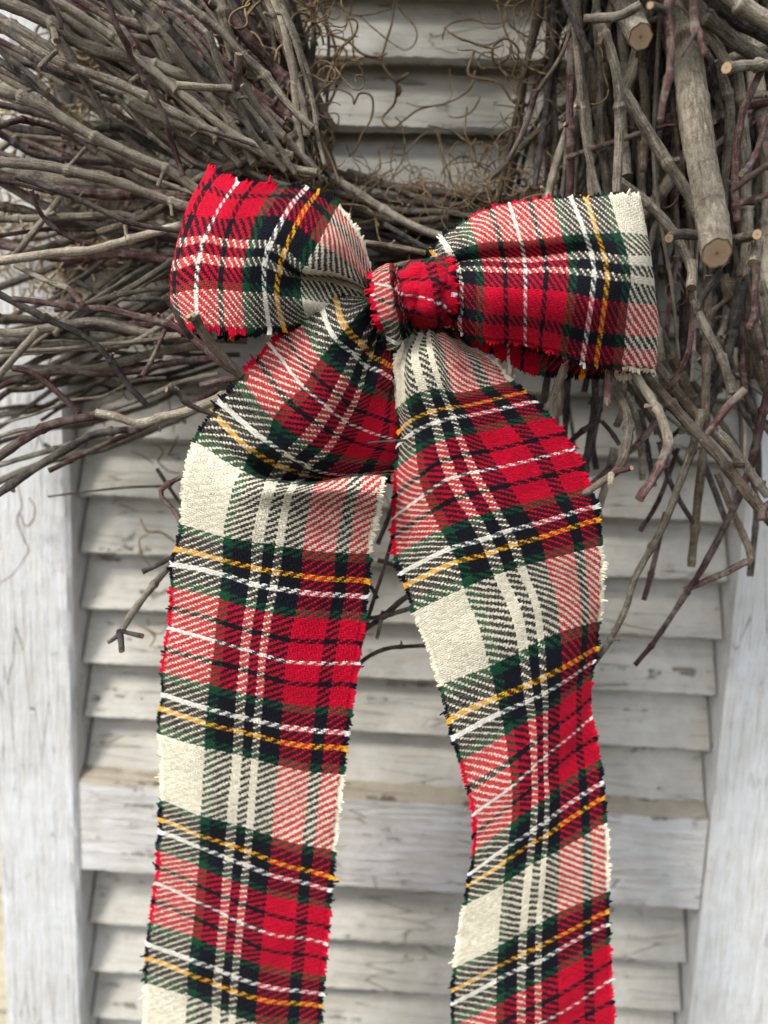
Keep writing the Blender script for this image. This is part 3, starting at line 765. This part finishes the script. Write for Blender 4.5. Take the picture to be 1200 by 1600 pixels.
# top left
tw([(196,-25),(250,5),(283,20),(317,46),(326,54)], 6, 7, 'r', 96, 104, stubs=0)
tw([(325,50),(342,100),(354,130),(373,167),(392,204),(408,225),(445,268)], 11, 8, 'g', 104, 84, stubs=0.8)
tw([(225,-10),(262,30),(290,62),(315,94),(345,138)], 18, 18, 'b', 62, 50)
tw([(340,-15),(354,42),(366,95)], 17, 17, 'g', 72, 66)
tw([(363,5),(383,62),(400,104),(408,125),(445,195)], 20, 16, 'k', 46, 36)
tw([(375,135),(398,167),(419,187),(450,221),(500,272)], 14, 11, 'g', 84, 66)
tw([(276,133),(304,135),(330,137),(362,138)], 10, 9, 'p', 104, 98, stubs=0)
tw([(373,84),(371,115),(368,140)], 11, 12, 'r', 100, 92, stubs=0)
tw([(162,-20),(168,0),(183,42),(200,73),(204,88),(229,129),(256,181),(264,208),(271,229),(286,275)], 8, 8, 'r', 112, 92, stubs=0.9)
tw([(112,-5),(156,21),(187,42),(212,74)], 8, 8, 'r', 90)
tw([(108,-10),(146,37),(167,80),(200,125),(228,170)], 16, 13, 'g', 58, 46)
tw([(200,-10),(225,31),(248,69),(264,102)], 14, 14, 'p', 76, 66)
tw([(-20,82),(31,117),(83,156),(98,172)], 9, 9, 'k', 84)
tw([(-12,62),(13,92),(42,112),(75,142)], 8, 8, 'k', 88)
tw([(25,98),(62,106),(125,127),(190,150)], 6, 7, 'k', 82, 72)
tw([(88,80),(73,94),(60,108)], 6, 7, 'g', 92, 100, stubs=0)
tw([(-20,204),(27,188),(48,190),(100,205),(150,240)], 8, 8, 'r', 88, 70)
tw([(-20,195),(15,222),(50,242),(100,252),(170,255)], 9, 7, 'k', 80, 60)
tw([(-20,160),(40,172),(130,200),(200,240)], 9, 9, 'r', 66, 56)
tw([(-20,15),(60,62),(110,95),(160,120)], 9, 9, 'r', 64)
tw([(20,-15),(70,22),(110,48)], 9, 9, 'k', 74)
tw([(60,-20),(90,20),(96,45)], 6, 6, 'r', 100)
tw([(410,-15),(437,50),(457,107),(473,160),(490,213),(515,268)], 14, 12, 'b', 60, 44)
tw([(452,-12),(466,40),(480,90)], 10, 9, 'k', 48, 36)
tw([(300,-20),(335,30),(352,80)], 12, 12, 'k', 40)
tw([(125,-20),(180,10),(240,60),(300,120)], 11, 10, 'g', 60, 50)
tw([(180,150),(240,215),(300,262)], 6, 6, 'g', 92, 84)
tw([(180,-20),(210,35),(244,90),(300,180),(380,262)], 12, 11, 'k', 46, 36)
tw([(280,110),(340,190),(420,255),(500,292)], 14, 12, 'g', 52, 44)
tw([(310,200),(352,212),(400,228)], 4, 5, 'k', 90, 84)
# bottom of the ring behind the knot
tw([(548,372),(560,377),(610,384),(665,395)], 8, 8, 'b', 80, 86)
tw([(595,424),(640,411),(700,414)], 8, 8, 'g', 72)
tw([(600,350),(668,388),(720,400)], 8, 8, 'k', 60)
tw([(480,300),(540,320),(620,345),(700,340)], 11, 9, 'b', 44)
tw([(500,290),(580,305),(660,318),(740,320)], 8, 8, 'k', 34)
# right
tw([(1052,-60,52),(1062,0,60),(1072,75,72),(1081,150,84),(1092,225,96),(1105,305,108),(1114,360,116),(1120,396,126)], 34, 42, 'p', stubs=0, kink=0.15, nb=0.12, big=True, oblique=0.4)
tw([(950,-60,40),(972,-10,60),(988,30,80),(1001,58,98)], 29, 30, 'g', stubs=0, kink=0.2, nb=0.15, big=True, oblique=0.35)
tw([(1054,-20),(1041,18),(1047,50),(1048,100),(1043,130),(1036,158),(1032,188)], 12, 9, 'r', 128, 134, stubs=0.15)
tw([(1042,18),(1028,12),(1016,8)], 10, 9, 'g', 129, 138, stubs=0)
tw([(1083,-20),(1085,37),(1087,54)], 10, 11, 'r', 126, 128, stubs=0)
tw([(1086,52),(1075,70),(1066,88)], 7, 3, 'k', 129, 133, stubs=0, cut1=False)
tw([(1088,50),(1095,68),(1102,86)], 11, 7, 'r', 128, 130, stubs=0)
tw([(1100,80),(1113,120),(1126,155),(1134,210)], 14, 14, 'k', 70, 60)
tw([(1075,-8),(1100,22),(1125,45),(1162,75),(1210,104)], 16, 16, 'g', 92, 80)
tw([(1105,-18),(1150,22),(1215,62)], 24, 22, 'k', 78, 70)
tw([(1132,-15),(1175,18),(1220,42)], 18, 18, 'p', 100, 98)
tw([(1060,0),(1095,37),(1112,62),(1145,112)], 11, 12, 'p', 88, 78)
tw([(1135,106),(1150,105),(1178,102),(1215,102)], 14, 13, 'g', 112, 96, stubs=0.2)
tw([(1120,96),(1132,140),(1140,175),(1137,225),(1132,280),(1130,330)], 12, 11, 'g', 70, 60)
tw([(1152,115),(1157,155),(1165,215),(1170,275),(1172,360),(1160,430)], 15, 15, 'g', 64, 56)
tw([(1190,110),(1178,135),(1162,175),(1155,212),(1150,250),(1149,300),(1152,345)], 9, 10, 'r', 98, 92, stubs=0.7)
tw([(1208,160),(1187,225),(1172,258),(1158,272)], 7, 8, 'r', 106, 112)
tw([(1215,248),(1172,277),(1143,299)], 10, 7, 'r', 128, 124, stubs=0)
tw([(1215,301),(1178,311),(1158,318)], 10, 9, 'r', 124, 120, stubs=0)
tw([(872,-25),(892,20),(910,60),(919,80)], 10, 9, 'k', 94, 92, stubs=0)
tw([(898,42),(906,125),(912,200),(921,250),(936,305)], 10, 9, 'g', 88, 80)
tw([(930,20),(956,83),(967,137),(968,208),(963,300)], 13, 13, 'g', 98, 88, stubs=0.3)
tw([(912,30),(940,28),(967,25),(1000,8)], 11, 11, 'g', 104, 108, stubs=0.8)
tw([(893,70),(890,167),(892,260),(888,320)], 11, 11, 'r', 72, 60)
tw([(896,30),(880,80),(858,117),(837,146)], 5, 6, 'b', 84)
tw([(838,140),(825,183),(812,217),(794,250)], 9, 7, 'r', 86, 76, stubs=0.6)
tw([(915,80),(937,175),(956,265),(960,330)], 18, 17, 'b', 54, 46)
tw([(976,145),(1025,225),(1062,285),(1088,335),(1110,410)], 14, 15, 'g', 84, 70)
tw([(965,280),(1008,314),(1052,364),(1079,417)], 12, 13, 'g', 80, 72)
tw([(1045,372),(1058,366),(1095,368)], 15, 13, 'k', 92, 84)
tw([(1135,376),(1163,371),(1183,366)], 13, 14, 'g', 104, 122, stubs=0)
tw([(1184,372),(1182,397),(1178,412)], 15, 16, 'g', 112, 116, stubs=0)
tw([(1180,410),(1180,442),(1178,470),(1180,492),(1170,512)], 8, 10, 'r', 118, 122, stubs=0.4)
tw([(1080,410),(1082,428),(1080,450)], 13, 15, 'g', 98, 104, stubs=0)
tw([(1081,445),(1082,493),(1077,544),(1066,572),(1042,615)], 7, 9, 'r', 102, 90)
tw([(1128,425),(1112,444),(1097,466),(1087,492)], 12, 9, 'k', 112, 108, stubs=0)
tw([(1085,470),(1096,500),(1112,530),(1130,565),(1144,615)], 12, 14, 'g', 106, 120, stubs=0)
tw([(1165,608),(1141,631),(1126,650),(1106,678)], 12, 10, 'r', 130, 124, stubs=0.5)
tw([(985,565),(1005,586),(1030,612),(1056,642),(1079,667),(1109,699),(1141,739),(1173,778),(1215,825)], 14, 17, 'b', 98, 120, stubs=0.3)
tw([(980,560),(996,590),(1013,616),(1030,644),(1039,667),(1046,696)], 12, 15, 'p', 104, 124, stubs=0.3)
tw([(1047,692),(1028,735),(1007,767),(999,780)], 14, 13, 'r', 126, 130, stubs=0.2)
tw([(945,565),(961,606),(978,642),(982,674),(974,716),(963,736)], 12, 15, 'g', 98, 122, stubs=0)
tw([(966,735),(945,750),(912,772)], 13, 11, 'r', 122, 116, stubs=0)
tw([(962,736),(975,734),(987,731)], 11, 8, 'r', 124, 130, stubs=0)
tw([(955,742),(954,752),(954,760)], 10, 9, 'p', 124, 132, stubs=0)
tw([(951,575),(950,613),(949,628)], 10, 11, 'r', 108, 118, stubs=0)
tw([(949,626),(949,636)], 8, 2, 'b', 118, 120, stubs=0, cut1=False)
tw([(884,570),(862,624),(845,665)], 12, 12, 'p', 90, 84)
tw([(1098,640),(1080,697),(1058,759),(1032,829),(992,903),(979,947),(953,999),(922,1045)], 13, 8, 'g', 98, 86, stubs=0.6)
tw([(1040,800),(1019,890),(1006,938)], 8, 8, 'r', 56, 60)
tw([(1104,650),(1096,730),(1089,790),(1080,885)], 12, 12, 'b', 64, 60)
tw([(1220,560),(1200,619),(1167,741),(1106,868),(1062,938),(992,1039)], 13, 7, 'r', 74, 66, stubs=0.3)
tw([(1068,922),(1124,899),(1167,877)], 10, 10, 'r', 66, 70, stubs=0)
tw([(1169,880),(1172,862),(1148,806),(1120,740)], 11, 9, 'b', 70, 60, stubs=0)
tw([(1100,725),(1118,770),(1134,815)], 9, 8, 'k', 62)
tw([(1110,667),(1135,688),(1152,710),(1200,775)], 14, 12, 'g', 90, 96)
tw([(1190,812),(1192,795),(1210,782)], 10, 10, 'r', 122, 118)
tw([(1106,430),(1105,480),(1104,565),(1101,660)], 12, 13, 'b', 74, 68)
tw([(1160,440),(1151,480),(1143,522),(1134,565),(1115,612),(1096,662)], 14, 14, 'k', 66, 60)
tw([(1130,430),(1158,501),(1173,544),(1190,586),(1210,640)], 15, 14, 'b', 50)
tw([(1185,440),(1200,500),(1215,560)], 18, 18, 'g', 70)
tw([(1180,500),(1192,550),(1205,600)], 8, 8, 'r', 76)
tw([(1015,470),(1036,540),(1056,575),(1073,609),(1094,665)], 18, 19, 'b', 46, 40)
tw([(1145,580),(1170,600),(1200,622)], 5, 5, 'k', 60)
tw([(1150,620),(1165,650),(1185,680)], 8, 7, 'k', 60)
tw([(800,560),(795,600),(790,650)], 9, 9, 'g', 50)
tw([(890,560),(886,620),(882,690)], 10, 9, 'k', 60)
tw([(930,580),(926,640),(918,700),(910,770)], 12, 10, 'k', 62, 55)
tw([(938,655),(912,672),(884,696)], 8, 8, 'r', 66)
tw([(940,658),(955,675),(968,695)], 7, 7, 'r', 70)
tw([(1030,650),(1000,690),(960,725),(920,760)], 10, 8, 'r', 70, 60)
tw([(1000,640),(1012,700),(1022,760)], 10, 8, 'k', 50)
tw([(1060,700),(1030,780),(1000,830)], 7, 7, 'r', 50)
tw([(1030,690),(1050,760),(1085,820)], 8, 7, 'k', 60)
tw([(985,620),(1000,680),(1004,750)], 11, 10, 'g', 54)
tw([(960,700),(940,780),(925,830)], 12, 11, 'p', 58)
tw([(1175,740),(1182,800),(1172,900)], 9, 9, 'k', 40)
# twigs seen between the two tails
tw([(626,800),(600,890),(580,952),(550,1055)], 6, 7, 'r', 74, 80)
tw([(660,920),(630,936),(600,962),(545,1000)], 10, 9, 'k', 84, 80, stubs=0.8)
tw([(560,968),(596,963),(650,948)], 7, 8, 'r', 88)
tw([(690,1008),(640,1010),(606,1013),(575,1026),(545,1052)], 6, 7, 'k', 78, 82)
tw([(596,968),(592,985),(589,998)], 6, 6, 'r', 90, 96, stubs=0)
tw([(560,890),(575,910),(590,935)], 6, 6, 'k', 80)
tw([(590,875),(640,890),(700,905)], 7, 6, 'g', 60)
tw([(590,850),(610,800),(620,760)], 8, 8, 'k', 60)
tw([(575,692),(600,690),(635,688)], 2.5, 5, 'k', 122, 118, stubs=0, kink=0.2, cut0=False)

nparts = 0
def place_twig(px, w0, w1, bark, kw, seed):
    global nparts
    kw = dict(kw); big = kw.pop('big', False)
    acc = Acc(); side = 20 if big else 9
    if big: kw['cut0'] = False
    twig_geo(acc, px, w0, w1, side, seed=seed, **kw)
    o = acc.build('branch' if big else 'twig', [BARK[bark], cutwood], wreath)
    if big: o['label'] = "thick pale sawn branch"
    nparts += 1
    return o
for i, (px, w0, w1, bk, kw) in enumerate(TW):
    place_twig(px, w0, w1, bk, kw, 100 + i)

# random twigs following the two fans and the ring
rr = np.random.default_rng(21)
def wob(pts, a):
    """bend a twig from joint to joint"""
    o = [pts[0]]
    for i in range(1, len(pts)):
        p, q = pts[i - 1], pts[i]
        o.append(((p[0] + q[0]) / 2 + rr.normal(0, a), (p[1] + q[1]) / 2 + rr.normal(0, a), (p[2] + q[2]) / 2))
        o.append(q)
    return o
def fan_left(y_lo, y_hi, d_lo, d_hi):
    s = rr.random()
    ye = y_lo + (y_hi - y_lo) * s
    ys = 215 + 250 * s ** 1.2 + rr.normal(0, 34)
    xs = 385 + 70 * rr.random() + 60 * (1 - s)
    xe = -40 if rr.random() < 0.66 else rr.uniform(10, 220)
    if rr.random() < 0.2: ye += rr.normal(0, 130)
    bend = rr.normal(0, 26) + (16 if s < 0.5 else -22)
    d0 = rr.uniform(d_lo, d_hi); d1 = d0 + rr.uniform(-12, 20)
    ye2 = ye + (ys - ye) * (xe + 40) / (xs + 40)
    mx, my = (xs + xe) / 2, (ys + ye2) / 2 + bend
    q1 = ((xs * 2 + mx) / 3, (ys * 2 + my) / 3 + rr.normal(0, 9)); q2 = ((xe + mx) / 2, (ye2 + my) / 2 + rr.normal(0, 10))
    return wob([(xs, ys, d0), (*q1, d0), (mx, my, (d0 + d1) / 2), (*q2, d1), (xe, ye2, d1)], 2.5)
def fan_low_left(d_lo, d_hi):
    s = rr.random()
    xs = rr.uniform(240, 390); ys = 520 + 110 * s + rr.normal(0, 14); xe = -40 if rr.random() < 0.7 else rr.uniform(0, 110); ye = 520 + 260 * s + rr.normal(0, 22)
    d0 = rr.uniform(d_lo, d_hi)
    return wob([(xs, ys, d0), ((xs * 2 + xe) / 3, (ys * 2 + ye) / 3 + rr.normal(0, 8), d0), ((xs + 2 * xe) / 3, (ys + 2 * ye) / 3 + rr.normal(0, 8), d0 + 5), (xe, ye, d0 + 10)], 5)
def fan_top(d_lo, d_hi):
    s = rr.random()
    xs = 380 + 125 * s + rr.normal(0, 20); ys = 170 + 120 * rr.random()
    xe = 20 + 440 * s + rr.normal(0, 55); ye = -45
    d0 = rr.uniform(d_lo, d_hi)
    return wob([(xs, ys, d0), ((xs * 2 + xe) / 3 + 12, (ys * 2 + ye) / 3, d0), ((xs + 2 * xe) / 3 + 14, (ys + 2 * ye) / 3, d0 + 6), (xe, ye, d0 + 8)], 3)
def fan_right(d_lo, d_hi, lo=0.0, hi=1.0, ylen=(260, 640)):
    s = lo + (hi - lo) * rr.random()
    xs = 885 + 300 * s + rr.normal(0, 36); ys = -45
    xe = 810 + 430 * s + rr.normal(0, 55); ye = rr.uniform(*ylen)
    d0 = rr.uniform(d_lo, d_hi); b = rr.normal(0, 18)
    return wob([(xs, ys, d0), (xs * .72 + xe * .28 + b, ys * .7 + ye * .3, d0), (xs * .35 + xe * .65 + b, ys * .35 + ye * .65, d0), (xe, ye, d0 + rr.uniform(0, 18))], 4)
def cross_right(d_lo, d_hi):
    """twigs that lean across the right fan"""
    xs = rr.uniform(960, 1260); ys = rr.uniform(-60, 180); L = rr.uniform(160, 420); an = rr.normal(0.25, 0.5)
    d0 = rr.uniform(d_lo, d_hi)
    xe = xs - math.sin(an) * L; ye = ys + math.cos(an) * L
    return wob([(xs, ys, d0), ((xs + xe) / 2 + rr.normal(0, 14), (ys + ye) / 2, d0), (max(xe, 860), ye, d0 + 10)], 5)
def fan_low(d_lo, d_hi):
    """tips that hang below the bow on the right"""
    xs = rr.uniform(860, 1150); ys = 540 + rr.normal(0, 15)
    ang = rr.normal(0.1, 0.42); L = rr.uniform(90, 260)
    xe = xs + math.sin(ang) * L; ye = ys + math.cos(ang) * L
    d0 = rr.uniform(d_lo, d_hi); b = rr.normal(0, 8)
    return wob([(xs, ys, d0), ((xs + xe) / 2 + b, (ys + ye) / 2, d0), (xe, ye, d0 + 5)], 4)
def ring_low(d_lo, d_hi):
    xs = rr.uniform(380, 560); ys = rr.uniform(255, 420); xe = rr.uniform(780, 930); ye = rr.uniform(290, 420)
    d0 = rr.uniform(d_lo, d_hi); sag = rr.uniform(10, 40)
    return wob([(xs, ys, d0), ((xs * 2 + xe) / 3, (ys * 2 + ye) / 3 + sag, d0), ((xs + 2 * xe) / 3, (ys + 2 * ye) / 3 + sag, d0), (xe, ye, d0)], 5)
def ring_top(d_lo, d_hi):
    """the upper part of the ring, above the frame"""
    an = rr.uniform(math.pi * 1.12, math.pi * 1.88); r0 = rr.uniform(215, 420); r1 = r0 + rr.uniform(100, 330); tw_ = rr.uniform(0.25, 0.8)
    d0 = rr.uniform(d_lo, d_hi); o = []
    for t in (0, 0.35, 0.7, 1.0):
        a = an + tw_ * t; r_ = r0 + (r1 - r0) * t
        o.append((685 + math.cos(a) * r_ * 0.95, min(-62, 30 + math.sin(a) * r_), d0))
    return o
keys = 'gggggppbbrrkk'
def rb(): return keys[rr.integers(len(keys))]
def rw(): return float(np.clip(rr.lognormal(2.30, 0.36), 4.5, 21))
plan = [(lambda: fan_left(-160, 420, 34, 86), 32), (lambda: fan_left(-160, 260, 14, 50), 4), (lambda: fan_top(30, 88), 18),
        (lambda: fan_left(430, 700, 22, 80), 13), (lambda: fan_low_left(24, 88), 11), (lambda: fan_right(24, 66), 28), (lambda: cross_right(20, 60), 10), (lambda: fan_right(20, 60, ylen=(420, 720)), 8), (lambda: fan_low(30, 85), 8),
        (lambda: ring_low(16, 60), 14)]
sd_i = 900
for fn, n in plan:
    for _ in range(n):
        if nparts >= 296: break
        w = rw(); sd_i += 1
        place_twig(fn(), w, w * rr.uniform(0.7, 0.95), rb(), dict(stubs=0.75, kink=1.2), sd_i)
# the dense inner mass of the wreath, too deep to tell apart
acc = Acc(); sd_i = 3000
plan2 = [(lambda: fan_left(-300, 60, 8, 45), 8), (lambda: fan_top(8, 50), 60), (lambda: fan_right(8, 40, ylen=(260, 540)), 46), (lambda: cross_right(8, 40), 14), (lambda: ring_low(6, 40), 34), (lambda: fan_left(380, 640, 10, 60), 8), (lambda: fan_low_left(10, 60), 9), (lambda: fan_right(12, 60, 0.1, 1.0, ylen=(440, 640)), 16), (lambda: fan_low(12, 70), 12), (lambda: ring_top(8, 110), 190)]
for fn, n in plan2:
    for _ in range(n):
        sd_i += 1; w = rr.uniform(6, 13.5)
        twig_geo(acc, fn(), w, w * 0.85, 6, seed=sd_i, bark=[0, 2, 3][rr.integers(3)], stubs=0.1)
mass = acc.build('inner_twigs', [bark_brown, cutwood, bark_dark, bark_grey], wreath)
mass['kind'] = 'stuff'

# ------------------------------------------------------------------ curly tendrils
def curl_px(x, y, d, n=26, step=6, curv=0.25, heading=None, r=rr):
    h = r.uniform(0, 6.28) if heading is None else heading
    k = r.normal(0, curv); pts = []
    for i in range(n):
        pts.append((x, y, d)); x += math.cos(h) * step; y += math.sin(h) * step
        k = k * 0.86 + r.normal(0, curv * 0.55); h += k; d = max(3, d + r.normal(0, 1.1))
    return pts
def curl_geo(acc, pts, w, sub=2, m=0):
    p = catmull([P(*q) for q in pts], sub)
    dist = np.linalg.norm(p - CAM, axis=1); t = np.linspace(0, 1, len(p))
    rad = 0.5 * w * dist / F * (0.55 + 0.45 * np.sin(np.pi * (0.15 + 0.7 * t))) * (1 + 0.15 * vnoise(t * 14 + w * 9, 5))
    v, f, uv = tube(p, rad, 4); acc.add(v, f, uv, m)
hand = [
 ([(617,-10),(613,33),(603,67),(597,97),(613,123),(620,133),(617,160),(607,173),(597,187),(613,200),(637,183),(657,170),(700,160),(733,140),(743,110)], 3.4, 28),
 ([(537,13),(550,47),(553,87),(567,117),(537,113)], 2.4, 24),
 ([(528,5),(550,23),(583,22),(617,12)], 2.4, 30),
 ([(505,142),(530,140),(550,150),(553,163),(562,146),(580,150),(583,170),(578,190),(565,210),(557,232),(545,245)], 3.0, 30),
 ([(610,240),(633,240),(657,213),(683,207),(690,233),(700,267),(710,293),(743,297)], 2.6, 22),
 ([(730,167),(727,207),(740,233),(747,263)], 3.0, 20),
 ([(741,80),(733,117),(779,129),(800,158),(817,167)], 4.0, 34),
 ([(775,-5),(787,42),(800,80),(775,100),(770,75),(790,60),(810,80),(800,120)], 3.5, 36),
 ([(620,290),(663,297),(683,323),(727,323),(750,300)], 3.2, 44),
 ([(500,10),(520,60),(527,100),(512,130),(505,150)], 4.0, 26),
 ([(620,128),(632,119),(637,115)], 6.0, 30), ([(618,130),(625,140),(622,150)], 5.0, 28),
 ([(27,755),(34,790),(27,812),(37,842),(44,855),(41,868),(20,897),(-6,914)], 2.0, 8),
 ([(45,778),(54,792),(52,812),(40,822),(30,800)], 2.2, 8),
 ([(235,690),(255,705),(247,720),(262,735),(280,740)], 3.0, 12), ([(240,725),(222,712),(205,706)], 2.0, 10), ([(262,712),(272,695),(278,680)], 2.5, 10),
 ([(219,810),(230,830),(252,832),(275,848)], 3.2, 20), ([(232,835),(218,843),(222,868),(236,885)], 2.2, 16),
 ([(210,975),(228,982),(242,995),(235,1010)], 3.0, 12), ([(235,985),(250,990),(262,980)], 2.0, 12),
 ([(560,870),(600,880),(640,860)], 3.0, 10), ([(600,770),(615,800),(640,830)], 2.5, 12),
 ([(468,225),(478,205),(495,210),(515,245),(530,285)], 5.0, 60), ([(380,30),(405,5),(425,25),(438,60)], 5.5, 50),
]
for pts, w, d in hand:
    acc = Acc(); curl_geo(acc, [(x, y, d + 2 * math.sin(i * 1.7)) for i, (x, y) in enumerate(pts)], w, 5)
    acc.build('tendril', [curl_brown], wreath)
acc = Acc()
def region(n, x0, x1, y0, y1, d0, d1, w=(1.6, 3.6), m=0, nn=(14, 34), curv=0.3, step=6):
    for _ in range(n):
        curl_geo(acc, curl_px(rr.uniform(x0, x1), rr.uniform(y0, y1), rr.uniform(d0, d1), int(rr.integers(*nn)), step, curv), rr.uniform(*w), 2, m)
region(120, 365, 505, -20, 300, 20, 66, (1.4, 4.2))
region(90, 400, 520, -20, 320, 8, 60, (1.0, 2.4), 0, (8, 20), 0.4, 5)
region(230, -30, 290, 60, 430, 3, 26, (1.6, 4.4), 1)
region(60, 80, 320, 290, 560, 4, 40, (1.6, 3.6), 1, (10, 24))
region(26, 0, 300, 430, 620, 4, 40, (1.4, 3), 1, (8, 20))
region(95, 480, 870, 272, 350, 8, 56, (1.2, 3.2), 0, (10, 24), 0.2)
region(150, 490, 870, 268, 335, 6, 50, (0.9, 2.0), 0, (6, 18), 0.4, 5)
region(60, 800, 880, 0, 290, 8, 50, (0.9, 2.0), 0, (6, 18), 0.35, 5)
region(7, 680, 860, 170, 300, 8, 34, (1.5, 3.2), 0, (10, 26), 0.16)
region(42, 785, 895, -20, 210, 8, 44, (1.2, 3), 0, (10, 26), 0.22)
region(60, 860, 1200, 0, 420, 10, 60, (1.4, 3.2), 0)
region(5, 500, 640, -10, 260, 10, 30, (1.2, 2.2), 0, (10, 26), 0.18)
region(14, 1000, 1190, 420, 640, 8, 40, (1.2, 2.2), 0, (8, 18))
cm = acc.build('curly_tendrils', [curl_brown, curl_pale], wreath)
cm['kind'] = 'stuff'
print('twig parts', nparts)
